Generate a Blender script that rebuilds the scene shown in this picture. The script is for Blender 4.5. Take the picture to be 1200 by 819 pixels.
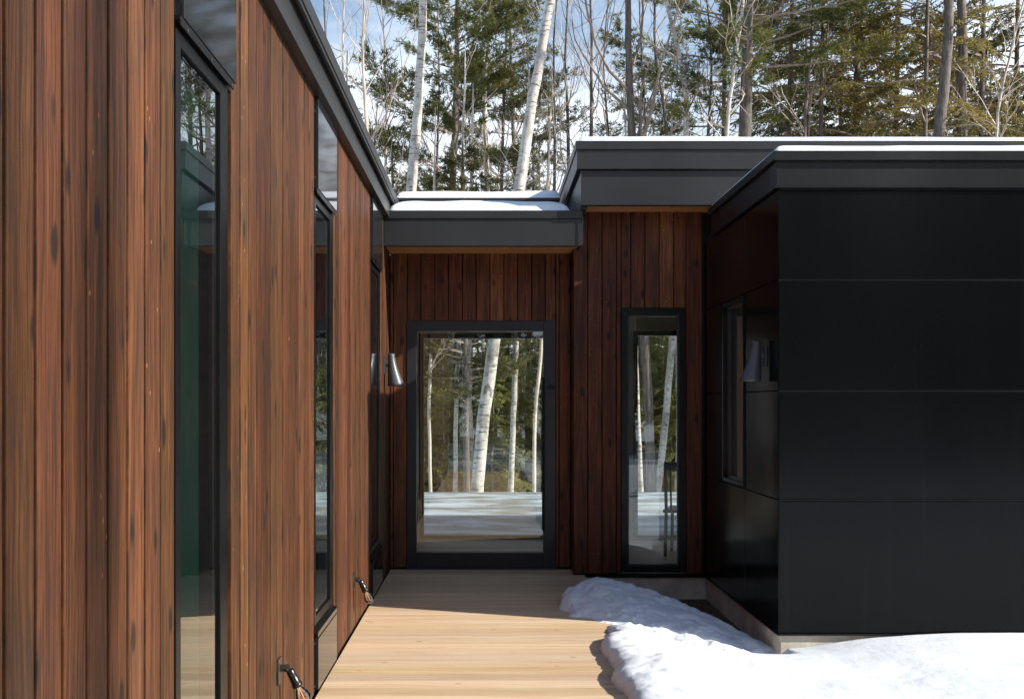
import bpy, math, random
import numpy as np
C = bpy.context.scene
for o in list(bpy.data.objects): bpy.data.objects.remove(o)
R = math.radians
# ------------------------------------------------------------------ camera
W, H, F, VX, VY, EYE = 1200.0, 819.0, 1175.0, 572.0, 473.0, 1.5
cd = bpy.data.cameras.new('camera'); cam = bpy.data.objects.new('camera', cd); C.collection.objects.link(cam)
cd.sensor_width = 36; cd.lens = F/W*36
cd.shift_x = (W/2-VX)/W; cd.shift_y = -(H/2-VY)/W
cam.location = (0, 0, EYE); cam.rotation_euler = (R(90), 0, 0)
cd.clip_start = .05; cd.clip_end = 2000
C.camera = cam
# ------------------------------------------------------------------ sky and sun
SUN = np.array([1.0, -.32, .57]); SUN = SUN/np.linalg.norm(SUN)     # towards the sun
elev = math.asin(SUN[2]); azi = math.atan2(SUN[0], SUN[1])
w = bpy.data.worlds.new('World'); C.world = w; w.use_nodes = True
nt = w.node_tree; nt.nodes.clear()
def wn(t, **k):
    n = nt.nodes.new(t)
    for a, b in k.items(): setattr(n, a, b)
    return n
sky = wn('ShaderNodeTexSky', sky_type='NISHITA', sun_disc=False, sun_elevation=elev, sun_rotation=azi, altitude=200)
sky.air_density = 1.2; sky.dust_density = .6; sky.ozone_density = 1.5
tc = wn('ShaderNodeTexCoord'); mp = wn('ShaderNodeMapping'); mp.inputs['Scale'].default_value = (1, 1, 2.2)
mp.inputs['Location'].default_value = (.35, .0, .1)
nz = wn('ShaderNodeTexNoise'); nz.inputs['Scale'].default_value = 2.3; nz.inputs['Detail'].default_value = 9; nz.inputs['Roughness'].default_value = .58
sx = wn('ShaderNodeSeparateXYZ')
add = wn('ShaderNodeMath', operation='MULTIPLY_ADD'); add.inputs[1].default_value = -1.25; add.inputs[2].default_value = .36
add2 = wn('ShaderNodeMath', operation='ADD')
rp = wn('ShaderNodeValToRGB'); rp.color_ramp.elements[0].position = .36; rp.color_ramp.elements[1].position = .62
mx = wn('ShaderNodeMix', data_type='RGBA'); mx.inputs[7].default_value = (6.4, 6.9, 7.6, 1)
bg = wn('ShaderNodeBackground'); bg.inputs['Strength'].default_value = .10
wo = wn('ShaderNodeOutputWorld'); L = nt.links.new
L(tc.outputs['Generated'], mp.inputs['Vector']); L(mp.outputs[0], nz.inputs['Vector'])
L(tc.outputs['Generated'], sx.inputs[0]); L(sx.outputs['Z'], add.inputs[0])
ax = wn('ShaderNodeMath', operation='MULTIPLY_ADD'); ax.inputs[1].default_value = .30; L(sx.outputs['X'], ax.inputs[0]); L(nz.outputs['Fac'], ax.inputs[2])
L(ax.outputs[0], add2.inputs[0]); L(add.outputs[0], add2.inputs[1]); L(add2.outputs[0], rp.inputs[0])
L(rp.outputs['Color'], mx.inputs[0]); L(sky.outputs[0], mx.inputs[6]); L(mx.outputs[2], bg.inputs[0]); L(bg.outputs[0], wo.inputs[0])
sd = bpy.data.lights.new('sun', 'SUN'); sd.energy = 4.2; sd.angle = R(.53); sd.color = (1, .95, .87)
so = bpy.data.objects.new('sun', sd); C.collection.objects.link(so)
from mathutils import Vector
so.rotation_euler = Vector(SUN).to_track_quat('Z', 'Y').to_euler()
C.view_settings.view_transform = 'Standard'; C.view_settings.look = 'None'; C.view_settings.gamma = 1
C.view_settings.exposure = .95
C.render.engine = 'CYCLES'
C.cycles.max_bounces = 8; C.cycles.transparent_max_bounces = 16; C.cycles.glossy_bounces = 4; C.cycles.transmission_bounces = 4
C.cycles.caustics_reflective = False; C.cycles.caustics_refractive = False
rng = np.random.default_rng(7); random.seed(7)

# ------------------------------------------------------------------ mesh helpers
class MB:
    def __init__(s): s.V = []; s.Q = []; s.T = []; s.n = 0
    def add(s, v, q=None, t=None):
        v = np.asarray(v, float).reshape(-1, 3)
        if q is not None and len(q): s.Q.append(np.asarray(q, int)+s.n)
        if t is not None and len(t): s.T.append(np.asarray(t, int)+s.n)
        s.V.append(v); s.n += len(v)
    def box(s, x0, x1, y0, y1, z0, z1):
        v = [(x0,y0,z0),(x1,y0,z0),(x1,y1,z0),(x0,y1,z0),(x0,y0,z1),(x1,y0,z1),(x1,y1,z1),(x0,y1,z1)]
        s.add(v, [(0,3,2,1),(4,5,6,7),(0,1,5,4),(1,2,6,5),(2,3,7,6),(3,0,4,7)]); return s
    def tube(s, P, rad, n=8, cap=True):
        P = np.asarray(P, float); k = len(P); rad = np.broadcast_to(np.asarray(rad, float), (k,))
        T = np.gradient(P, axis=0); T /= (np.linalg.norm(T, axis=1, keepdims=True)+1e-9)
        ref = np.array([0, 0, 1.]) if abs(T[0][2]) < .8 else np.array([1., 0, 0])
        A = np.cross(T, ref); A /= (np.linalg.norm(A, axis=1, keepdims=True)+1e-9); B = np.cross(T, A)
        a = np.arange(n)*2*math.pi/n
        V = P[:, None]+rad[:, None, None]*(A[:, None]*np.cos(a)[None, :, None]+B[:, None]*np.sin(a)[None, :, None])
        i = np.arange(k-1)[:, None]*n; j = np.arange(n)[None]; j2 = (j+1) % n
        q = np.stack([i+j, i+j2, i+n+j2, i+n+j], -1).reshape(-1, 4)
        base = s.n; s.add(V, q)
        if cap:
            s.add([P[0], P[-1]])
            c0, c1 = base+k*n, base+k*n+1
            s.T.append(np.array([(c0, base+(m+1) % n, base+m) for m in range(n)]+[(c1, base+(k-1)*n+m, base+(k-1)*n+(m+1) % n) for m in range(n)]))
        return s
    def lathe(s, prof, c=(0,0,0), n=32, shear=None):      # prof: (r, z, xoff)
        V = []
        for p in prof:
            r, z = p[0], p[1]; ox = p[2] if len(p) > 2 else 0
            for m in range(n):
                a = 2*math.pi*m/n; V.append((c[0]+ox+r*math.cos(a), c[1]+r*math.sin(a), c[2]+z))
        q = [(i*n+m, i*n+(m+1) % n, (i+1)*n+(m+1) % n, (i+1)*n+m) for i in range(len(prof)-1) for m in range(n)]
        s.add(V, q); return s
    def grid(s, X, Y, Z):
        ny, nx = Z.shape; V = np.stack([X, Y, Z], -1).reshape(-1, 3)
        i, j = np.meshgrid(np.arange(ny-1), np.arange(nx-1), indexing='ij'); a = (i*nx+j).ravel()
        s.add(V, np.stack([a, a+1, a+nx+1, a+nx], -1)); return s
    def merge(s, o, rot=0, sc=1, loc=(0,0,0)):
        c, n_ = math.cos(rot), math.sin(rot); M = np.array([[c,-n_,0],[n_,c,0],[0,0,1]])*sc
        V = np.concatenate(o.V)@M.T+np.array(loc)
        s.add(V, np.concatenate(o.Q) if o.Q else None, np.concatenate(o.T) if o.T else None); return s
    def build(s, name, mat, parent=None, origin=(0,0,0), smooth=False, bevel=0):
        V = (np.concatenate(s.V)-np.array(origin)).astype(np.float32)
        Q = np.concatenate(s.Q) if s.Q else np.zeros((0, 4), int); T = np.concatenate(s.T) if s.T else np.zeros((0, 3), int)
        me = bpy.data.meshes.new(name); me.vertices.add(len(V)); me.vertices.foreach_set('co', V.ravel())
        me.loops.add(Q.size+T.size); me.loops.foreach_set('vertex_index', np.concatenate([Q.ravel(), T.ravel()]).astype(np.int32))
        me.polygons.add(len(Q)+len(T))
        st = np.concatenate([np.arange(len(Q))*4, Q.size+np.arange(len(T))*3]); me.polygons.foreach_set('loop_start', st.astype(np.int32))
        me.update(calc_edges=True)
        me.polygons.foreach_set('use_smooth', np.full(len(Q)+len(T), smooth)); me.validate()
        if mat: me.materials.append(mat)
        o = bpy.data.objects.new(name, me); C.collection.objects.link(o)
        if parent: o.parent = parent
        else: o.location = origin
        if bevel:
            b = o.modifiers.new('bevel', 'BEVEL'); b.width = bevel; b.segments = 2; b.limit_method = 'ANGLE'
        return o
def tag(o, label=None, cat=None, group=None, kind=None):
    if label: o['label'] = label
    if cat: o['category'] = cat
    if group: o['group'] = group
    if kind: o['kind'] = kind
    return o
def thing(name, loc, label, cat, group=None):
    o = bpy.data.objects.new(name, None); C.collection.objects.link(o); o.location = loc; o.empty_display_size = .1
    return tag(o, label, cat, group)
def P(px, py, Y): return np.array([(px-VX)/F*Y, Y, EYE-(py-VY)/F*Y])

# ------------------------------------------------------------------ material helpers
class N:
    def __init__(s, name):
        s.m = bpy.data.materials.new(name); s.m.use_nodes = True; s.t = s.m.node_tree
        s.b = s.t.nodes['Principled BSDF']; s.out = s.t.nodes['Material Output']
        s.tc = s.t.nodes.new('ShaderNodeTexCoord'); s.sep = s.n('ShaderNodeSeparateXYZ', [s.tc.outputs['Object']])
        s.x, s.y, s.z = s.sep.outputs
    def n(s, t, ins=(), **k):
        q = s.t.nodes.new(t)
        for a, b in k.items(): setattr(q, a, b)
        for i, v in (ins.items() if isinstance(ins, dict) else enumerate(ins)):
            if v is None: continue
            if isinstance(v, bpy.types.NodeSocket): s.t.links.new(v, q.inputs[i])
            else: q.inputs[i].default_value = v
        return q
    def math(s, op, a, b=None, c=None, clamp=False):
        q = s.n('ShaderNodeMath', [a, b, c], operation=op, use_clamp=clamp); return q.outputs[0]
    def vec(s, x=0., y=0., z=0.): return s.n('ShaderNodeCombineXYZ', [x, y, z]).outputs[0]
    def noise(s, v, scale=1., detail=4., rough=.5, dist=0.):
        q = s.n('ShaderNodeTexNoise', {'Vector': v, 'Scale': scale, 'Detail': detail, 'Roughness': rough, 'Distortion': dist}); return q.outputs['Fac']
    def rnd(s, v): return s.n('ShaderNodeTexWhiteNoise', [None, v] , noise_dimensions='1D').outputs[0]
    def ramp(s, f, stops):
        q = s.n('ShaderNodeValToRGB', [f]); e = q.color_ramp.elements
        while len(e) < len(stops): e.new(.5)
        for i, (p, c) in enumerate(stops):
            e[i].position = p; e[i].color = (c, c, c, 1) if isinstance(c, (int, float)) else (*c, 1)
        return q.outputs[0]
    def mix(s, f, a, b, mode='MIX'):
        q = s.n('ShaderNodeMix', data_type='RGBA', blend_type=mode)
        for i, v in ((0, f), (6, a), (7, b)):
            if isinstance(v, bpy.types.NodeSocket): s.t.links.new(v, q.inputs[i])
            elif isinstance(v, (int, float)) and i: q.inputs[i].default_value = (v, v, v, 1)
            elif i: q.inputs[i].default_value = (*v, 1)
            else: q.inputs[i].default_value = v
        return q.outputs[2]
    def set(s, **k):
        for a, v in k.items():
            a = a.replace('_', ' ')
            if isinstance(v, bpy.types.NodeSocket): s.t.links.new(v, s.b.inputs[a])
            elif isinstance(v, tuple): s.b.inputs[a].default_value = (*v, 1)
            else: s.b.inputs[a].default_value = v
        return s
    def bump(s, h, strength=.3, dist=.01):
        q = s.n('ShaderNodeBump', {'Height': h, 'Strength': strength, 'Distance': dist}); s.t.links.new(q.outputs[0], s.b.inputs['Normal']); return s

BW = .1255
def siding(name, axis, off, scale=1.0, gb=(1., 1.)):
    m = N(name); u = m.y if axis == 'y' else m.x
    ub = m.math('DIVIDE', m.math('SUBTRACT', u, off), BW)
    idx = m.math('FLOOR', ub); fr = m.math('FRACT', ub)
    r1 = m.rnd(idx); r2 = m.rnd(m.math('ADD', idx, 37.3)); r3 = m.rnd(m.math('ADD', idx, 91.7))
    o1 = m.math('MULTIPLY', r1, 40.); zz = m.math('ADD', m.z, m.math('MULTIPLY', r2, 30.))
    # wood grain: long streaks that wander, brushed and charred
    warp = m.math('MULTIPLY', m.noise(m.vec(m.math('MULTIPLY', u, 3.), o1, m.math('MULTIPLY', zz, 1.4)), 1., 2.), .045)
    ug = m.math('ADD', u, warp)
    g1 = m.noise(m.vec(m.math('MULTIPLY', ug, 120.), o1, m.math('MULTIPLY', zz, 2.6)), 1., 7., .7)
    g2 = m.noise(m.vec(m.math('MULTIPLY', ug, 30.), o1, m.math('MULTIPLY', zz, 1.3)), 1., 7., .7)
    g3 = m.noise(m.vec(m.math('MULTIPLY', u, 7.), o1, m.math('MULTIPLY', zz, 2.6)), 1., 5., .6)
    col = m.ramp(g2, [(.28, (.042, .0185, .0105)), (.43, (.085, .0325, .0140)), (.56, (.125, .048, .0186)), (.72, (.185, .072, .026))])
    col = m.mix(m.math('MULTIPLY', m.ramp(g1, [(.42, 1.), (.52, 0.)]), .66), col, (.022, .0115, .0080))
    col = m.mix(m.math('MULTIPLY', m.ramp(g1, [(.60, 0.), (.70, 1.)]), .5), col, (.27, .105, .040))
    col = m.mix(m.math('MULTIPLY', m.ramp(g3, [(.47, 0.), (.66, 1.)]), .60), col, (.040, .0245, .0175))
    # knots
    vo = m.n('ShaderNodeTexVoronoi', {'Vector': m.vec(m.math('MULTIPLY', u, 13.), o1, m.math('MULTIPLY', zz, 5.2)), 'Scale': 1., 'Randomness': .9})
    kr = m.n('ShaderNodeSeparateColor', [vo.outputs['Color']]).outputs[0]
    kn = m.math('MULTIPLY', m.ramp(m.math('ADD', vo.outputs['Distance'], m.math('MULTIPLY', g1, .12)), [(.22, 1.), (.34, 0.)]), m.math('GREATER_THAN', kr, .60))
    col = m.mix(m.math('MULTIPLY', kn, .85), col, (.013, .010, .009))
    # small resin flecks
    v2 = m.n('ShaderNodeTexVoronoi', {'Vector': m.vec(m.math('MULTIPLY', u, 42.), o1, m.math('MULTIPLY', zz, 20.)), 'Scale': 1.})
    fk = m.math('MULTIPLY', m.math('LESS_THAN', v2.outputs['Distance'], .13), m.math('GREATER_THAN', m.n('ShaderNodeSeparateColor', [v2.outputs['Color']]).outputs[1], .965))
    col = m.mix(m.math('MULTIPLY', fk, .7), col, (.42, .19, .07))
    # board to board
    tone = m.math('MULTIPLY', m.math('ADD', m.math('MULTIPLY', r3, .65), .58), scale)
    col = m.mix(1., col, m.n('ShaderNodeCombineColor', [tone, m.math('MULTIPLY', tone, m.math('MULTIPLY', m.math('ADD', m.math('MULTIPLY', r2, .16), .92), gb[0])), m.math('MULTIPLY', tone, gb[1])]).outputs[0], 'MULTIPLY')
    m.set(Base_Color=col, Roughness=m.ramp(g1, [(.3, .62), (.7, .42)])); m.b.inputs['Specular IOR Level'].default_value = .18
    m.bump(m.math('ADD', g1, m.math('MULTIPLY', kn, -.4)), .45, .004)
    return m.m
M = {}
M['siding_y'] = siding('charred_siding_side', 'y', 2.853)
M['siding_x'] = siding('charred_siding_front', 'x', -.736, 1.95, (.87, .95))  # same wood as the side wall, colour brightened to lift the shaded walls
M['siding_x2'] = siding('charred_siding_bay', 'x', .749, 1.95, (.87, .95))  # brightened for shade like the door wall
def deckmat():
    m = N('deck_pine'); idx = m.math('FLOOR', m.math('DIVIDE', m.math('SUBTRACT', m.y, .02), .14))
    r1 = m.rnd(idx); r2 = m.rnd(m.math('ADD', idx, 17.))
    xx = m.math('ADD', m.x, m.math('MULTIPLY', r1, 20.)); o1 = m.math('MULTIPLY', r2, 30.)
    wv = m.math('MULTIPLY', m.noise(m.vec(m.math('MULTIPLY', xx, 1.6), m.math('MULTIPLY', m.y, 4.), o1), 1., 2.), .16)
    yy = m.math('ADD', m.y, wv)
    g1 = m.noise(m.vec(m.math('MULTIPLY', xx, 1.), m.math('MULTIPLY', yy, 60.), o1), 1., 5., .6)
    g2 = m.noise(m.vec(m.math('MULTIPLY', xx, .8), m.math('MULTIPLY', yy, 14.), o1), 1., 4., .55)
    col = m.ramp(g2, [(.3, (.60, .405, .245)), (.5, (.66, .475, .305)), (.7, (.70, .54, .37))])
    col = m.mix(m.math('MULTIPLY', m.ramp(g1, [(.52, 0.), (.66, 1.)]), .55), col, (.44, .23, .10))
    vo = m.n('ShaderNodeTexVoronoi', {'Vector': m.vec(m.math('MULTIPLY', xx, 5.), m.math('MULTIPLY', m.y, 12.), o1), 'Scale': 1.})
    kr = m.n('ShaderNodeSeparateColor', [vo.outputs['Color']]).outputs[0]
    kn = m.math('MULTIPLY', m.ramp(vo.outputs['Distance'], [(.05, 1.), (.15, 0.)]), m.math('GREATER_THAN', kr, .66))
    col = m.mix(m.math('MULTIPLY', kn, .8), col, (.26, .10, .03))
    tone = m.math('ADD', m.math('MULTIPLY', r2, .26), .80)
    col = m.mix(1., col, m.n('ShaderNodeCombineColor', [tone, tone, m.math('MULTIPLY', tone, m.math('ADD', .9, m.math('MULTIPLY', r1, .16)))]).outputs[0], 'MULTIPLY')
    m.set(Base_Color=col, Roughness=.55); m.bump(g1, .25, .003); return m.m
M['deck'] = deckmat()
def simple(name, col, rough=.5, metal=0., spec=.5, nscale=0, namt=.1, streak=False, bump=0):
    m = N(name)
    if nscale:
        v = m.tc.outputs['Object'] if not streak else m.vec(m.math('MULTIPLY', m.x, 9.), m.math('MULTIPLY', m.y, 9.), m.math('MULTIPLY', m.z, .35))
        f = m.noise(v, nscale, 5., .6)
        c2 = tuple(min(1, c*(1+namt*2)) for c in col); c1 = tuple(c*(1-namt) for c in col)
        m.set(Base_Color=m.ramp(f, [(.3, c1), (.7, c2)]), Roughness=m.ramp(f, [(.3, rough*.85), (.7, min(1, rough*1.2))]))
        if bump: m.bump(f, bump, .01)
    else: m.set(Base_Color=col, Roughness=rough)
    m.set(Metallic=metal); m.b.inputs['Specular IOR Level'].default_value = spec
    return m.m
def panelmat():
    m = N('black_metal_panel')
    f = m.noise(m.vec(m.math('MULTIPLY', m.x, 14.), m.math('MULTIPLY', m.y, 14.), m.math('MULTIPLY', m.z, .5)), 1., 5., .65)
    g = m.noise(m.tc.outputs['Object'], 1.3, 4., .6); d = m.noise(m.tc.outputs['Object'], 90., 2., .5)
    low = m.ramp(m.math('ADD', m.z, m.math('MULTIPLY', g, .25)), [(.15, 1.), (.75, 0.)])
    c = m.mix(m.math('MULTIPLY', m.ramp(f, [(.58, 0.), (.72, 1.)]), .3), (.0028, .0034, .0040), (.007, .0075, .008))
    c = m.mix(m.math('MULTIPLY', m.ramp(d, [(.70, 0.), (.76, 1.)]), .3), c, (.02, .02, .02))
    m.set(Base_Color=c, Roughness=m.ramp(g, [(.3, .13), (.7, .20)])); m.b.inputs['Specular IOR Level'].default_value = .16
    m.bump(g, .05, .02); return m.m
M['panel'] = panelmat()
M['fascia'] = simple('dark_bronze_fascia', (.030, .030, .031), .36, .2, .4, 1.2, .08)
M['blackfascia'] = simple('black_wing_fascia', (.009, .009, .009), .34, .1, .35, 1.2, .1)
M['frame'] = simple('black_window_frame', (.0045, .0045, .005), .35, 0, .25, 6, .1)
M['doorframe'] = simple('charcoal_door_frame', (.022, .022, .027), .38, 0, .35, 5, .1)
M['trim'] = simple('black_gloss_trim', (.008, .009, .010), .14, 0, .5)
M['gloss'] = simple('dark_gloss_infill', (.014, .015, .017), .06, 0, .6, 3, .1)
M['concrete'] = simple('foundation_concrete', (.58, .52, .43), .85, 0, .3, 7, .18, bump=.3)
def paving():
    m = N('terrace_snow_and_wet_wood'); a = m.noise(m.vec(m.math('MULTIPLY', m.x, .7), m.math('MULTIPLY', m.y, 1.6), 0.), 1.3, 7., .65)
    m.set(Base_Color=m.ramp(a, [(.36, (.17, .16, .135)), (.47, (.26, .27, .26)), (.54, (.42, .47, .50)), (.66, (.60, .65, .69))]), Roughness=.55); m.bump(a, .4, .03); return m.m
M['paving'] = paving()
M['dark'] = simple('dark_backing', (.006, .006, .006), .9)
M['white'] = simple('interior_plaster', (.33, .32, .27), .8)
M['green'] = simple('interior_green_wall', (.20, .56, .40), .7)
M['floor'] = M['deck']
M['lamp'] = simple('lamp_grey_metal', (.085, .09, .10), .42, .35, .4)
M['bakelite'] = simple('black_socket', (.012, .011, .010), .25)
M['bracket'] = simple('galvanised_bracket', (.10, .095, .088), .38, .8, .5, 30, .2)
def cedar():
    m = N('soffit_cedar')
    g = m.noise(m.vec(m.math('MULTIPLY', m.x, 1.2), m.math('MULTIPLY', m.y, 30.), 0.), 1., 5., .6)
    h = m.noise(m.vec(m.math('MULTIPLY', m.x, 34.), m.math('MULTIPLY', m.y, 9.), 0.), 1., 4., .6)
    c = m.ramp(g, [(.3, (.50, .23, .08)), (.55, (.70, .38, .15)), (.75, (.80, .50, .24))])
    c = m.mix(m.math('MULTIPLY', m.ramp(h, [(.5, 0.), (.7, 1.)]), .4), c, (.36, .15, .05))
    m.set(Base_Color=c, Roughness=.6); return m.m
M['cedar'] = cedar()
def glass(name, boost=3.2, tint=(.95, .985, .965)):
    m = N(name); t = m.t
    fr = m.n('ShaderNodeFresnel', {'IOR': 1.5}).outputs[0]
    f = m.math('DIVIDE', m.math('MULTIPLY', fr, boost), m.math('ADD', m.math('MULTIPLY', fr, boost-1), 1.), clamp=True)
    wv = m.noise(m.tc.outputs['Object'], 1.1, 2.)
    bp = m.n('ShaderNodeBump', {'Height': wv, 'Strength': .012, 'Distance': .02})
    gl = m.n('ShaderNodeBsdfGlossy', {'Roughness': 0.0, 'Normal': bp.outputs[0]}); gl.inputs['Color'].default_value = (.93, .97, .95, 1)
    tr = m.n('ShaderNodeBsdfTransparent'); tr.inputs['Color'].default_value = (*tint, 1)
    mxs = m.n('ShaderNodeMixShader', [f, tr.outputs[0], gl.outputs[0]]); t.links.new(mxs.outputs[0], m.out.inputs[0]); return m.m
M['glass'] = glass('window_glass')
def snow():
    m = N('snow'); a = m.noise(m.tc.outputs['Object'], 9., 6., .62); b = m.noise(m.tc.outputs['Object'], 70., 4., .6); c = m.noise(m.tc.outputs['Object'], 1.6, 3.)
    m.set(Base_Color=m.ramp(c, [(.35, (.70, .745, .80)), (.65, (.82, .835, .86))]), Roughness=.65)
    m.b.inputs['Specular IOR Level'].default_value = .3
    m.b.inputs['Subsurface Weight'].default_value = .25; m.b.inputs['Subsurface Radius'].default_value = (.03, .04, .05); m.b.inputs['Subsurface Scale'].default_value = .5
    m.bump(m.math('ADD', a, m.math('MULTIPLY', b, .12)), .28, .03); return m.m
M['snow'] = snow()
def soil():
    m = N('leaf_litter'); a = m.noise(m.tc.outputs['Object'], 22., 6., .7)
    m.set(Base_Color=m.ramp(a, [(.35, (.030, .020, .014)), (.52, (.09, .058, .035)), (.66, (.22, .14, .08))]), Roughness=.9); m.bump(a, .9, .03); return m.m
M['soil'] = soil()
def bark(name, birch):
    m = N(name)
    f = m.noise(m.vec(m.math('MULTIPLY', m.x, 5.), m.math('MULTIPLY', m.y, 5.), m.math('MULTIPLY', m.z, 26.)), 1., 4., .6)
    g = m.noise(m.vec(m.math('MULTIPLY', m.x, 4.), m.math('MULTIPLY', m.y, 4.), m.math('MULTIPLY', m.z, 2.2)), 1., 5., .65)
    if birch:
        c = m.ramp(g, [(.35, (.24, .21, .18)), (.50, (.46, .42, .37)), (.68, (.62, .59, .54))])
        c = m.mix(m.ramp(f, [(.56, 0.), (.64, .9)]), c, (.07, .055, .045)); c = m.mix(m.ramp(g, [(.60, 0.), (.66, .85)]), c, (.13, .10, .075))
    else:
        c = m.ramp(m.noise(m.vec(m.math('MULTIPLY', m.x, 30.), m.math('MULTIPLY', m.y, 30.), m.math('MULTIPLY', m.z, 4.)), 1., 4., .6), [(.35, (.055, .042, .034)), (.6, (.15, .12, .10)), (.75, (.24, .20, .165))])
    m.set(Base_Color=c, Roughness=.85); m.bump(f, .4, .02); return m.m
M['birch'] = bark('birch_bark', True); M['bark'] = bark('grey_bark', False)
M['twig'] = simple('pale_twigs', (.46, .38, .31), .8, 0, .3, 3, .25)
M['twigdark'] = simple('brown_twigs', (.22, .17, .135), .8, 0, .3, 3, .25)
def leaf(name, cols):
    m = N(name); a = m.noise(m.tc.outputs['Object'], .9, 4., .6); b = m.noise(m.tc.outputs['Object'], 9., 3., .6)
    c = m.ramp(m.math('ADD', m.math('MULTIPLY', a, .6), m.math('MULTIPLY', b, .4)), [(.36, cols[0]), (.5, cols[1]), (.64, cols[2])])
    m.set(Base_Color=c, Roughness=.6); m.b.inputs['Specular IOR Level'].default_value = .3
    tl = m.n('ShaderNodeBsdfTranslucent', [c]); mxs = m.n('ShaderNodeMixShader', [.45, m.b.outputs[0], tl.outputs[0]])
    m.t.links.new(mxs.outputs[0], m.out.inputs[0]); return m.m
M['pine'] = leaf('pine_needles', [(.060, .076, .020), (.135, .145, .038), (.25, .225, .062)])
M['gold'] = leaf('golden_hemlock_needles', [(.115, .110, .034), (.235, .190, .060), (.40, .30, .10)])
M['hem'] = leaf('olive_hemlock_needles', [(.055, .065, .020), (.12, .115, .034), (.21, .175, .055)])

# ------------------------------------------------------------------ ground
def vnoise(x, y, seed=0):        # smooth value noise on arrays
    def h(i, j): 
        v = np.sin(i*127.1+j*311.7+seed*74.7)*43758.5453; return v-np.floor(v)
    xi, yi = np.floor(x), np.floor(y); xf, yf = x-xi, y-yi; u, v = xf*xf*(3-2*xf), yf*yf*(3-2*yf)
    return (h(xi, yi)*(1-u)+h(xi+1, yi)*u)*(1-v)+(h(xi, yi+1)*(1-u)+h(xi+1, yi+1)*u)*v
def fbm(x, y, o=5, seed=0, g=.5):
    s = 0; a = 1; t = 0
    for k in range(o): s = s+a*vnoise(x*2**k, y*2**k, seed+k*3.1); t += a; a *= g
    return s/t-.5
gx = np.concatenate([np.linspace(-400, -32, 12), np.linspace(-30, 40, 110), np.linspace(44, 400, 12)])
gy = np.concatenate([np.linspace(-300, -42, 10), np.linspace(-40, 60, 120), np.linspace(66, 600, 14)])
X, Y = np.meshgrid(gx, gy)
dist = np.maximum(np.maximum(np.abs(X-2)-9, np.abs(Y-4)-13), 0)
Z = -.24-.02+np.where(dist > 0, fbm(X*.25, Y*.25, 4, 5)*.5*np.minimum(dist/6, 1), 0)-.55*np.clip((Y-17.2)/4, 0, 1)+.9*np.clip((Y-34)/30, 0, 1)*np.clip((80-Y)/40,0,1)
tag(MB().grid(X, Y, Z).build('ground', M['snow'], smooth=True), 'snow covered ground around the house and through the wood', kind='structure')
tag(MB().box(.86, 1.93, 7.0, 8.83, -.24, -.215).build('bare_soil', M['soil']), 'dark bare soil with leaf litter in the corner between snow mound and foundation', kind='structure')
# snow field with the bank lapping over the deck edge
xs = np.concatenate([np.arange(.3, 2.6, .016), np.arange(2.6, 12, .08)]); ys = np.concatenate([np.arange(-12, 3.5, .1), np.arange(3.5, 7.3, .016)])
X, Y = np.meshgrid(xs, ys)
xc = .70+.10*fbm(Y*2.2, Y*0+3, 3, 1)+.08*fbm(Y*5., Y*0, 3, 9)+.10*np.clip((Y-6.1)/.4, 0, 1)
d = X-xc
rise = np.where(d > 0, .06*np.sqrt(np.clip(1-(1-np.clip(d/.14, 0, 1))**2, 0, 1)), np.maximum(d*3, -.2))
lump = np.exp(-((X-1.0)/.32)**2)*(.035+.05*fbm(X*5, Y*5, 4, 21))+np.exp(-((X-.98)/.22)**2-((Y-5.35)/.4)**2)*.03
base = -.075*np.clip((X-.75)/.5, 0, 1)+.03*fbm(X*.9, Y*.9, 4, 11)+.022*fbm(X*5, Y*5, 4, 2)*np.clip((2.2-X)/1.2, .25, 1)
wallfall = -.085*np.exp(-((Y-6.6)/.35)**2)*np.exp(-((X-1.75)/.6)**2) + .03*np.clip((X-2.1)/.8, 0, 1)
front = .0*np.clip((X-1.5)/1.5, 0, 1)
Z = rise+lump+base+wallfall+front*.6
Z = Z-.5*np.clip((Y-6.53)/.06, 0, 1)*np.clip((X-1.84)/.05, 0, 1)
sl = 6.55+.32*(1.88-X)+.10*fbm(X*4, Y*0, 3, 4)
lf = np.clip((1.95-X)/.1, 0, 1)
u_ = np.clip((Y-sl+.45)/.5, 0, 1); Z = Z-.085*u_*u_*(3-2*u_)*lf-.4*np.clip((Y-sl-.03)/.2, 0, 1)**1.4*lf
Z = Z + np.where(d>0,1,0)*.005*np.abs(fbm(X*9, Y*9, 4, 31,.5))*4*np.exp(-((X-.95)/.4)**2)
Z = Z+.030*(fbm(X*1.7+Y*.6, Y*2.6, 5, 77, .55))*np.clip((X-1.0)/.6, 0, 1)*np.clip((6.35-Y)/.3, 0, 1)
tag(MB().grid(X, Y, Z).build('snow_field', M['snow'], smooth=True), 'bright sunlit snow in front of the black wall, lapping over the deck edge', kind='structure')
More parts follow.
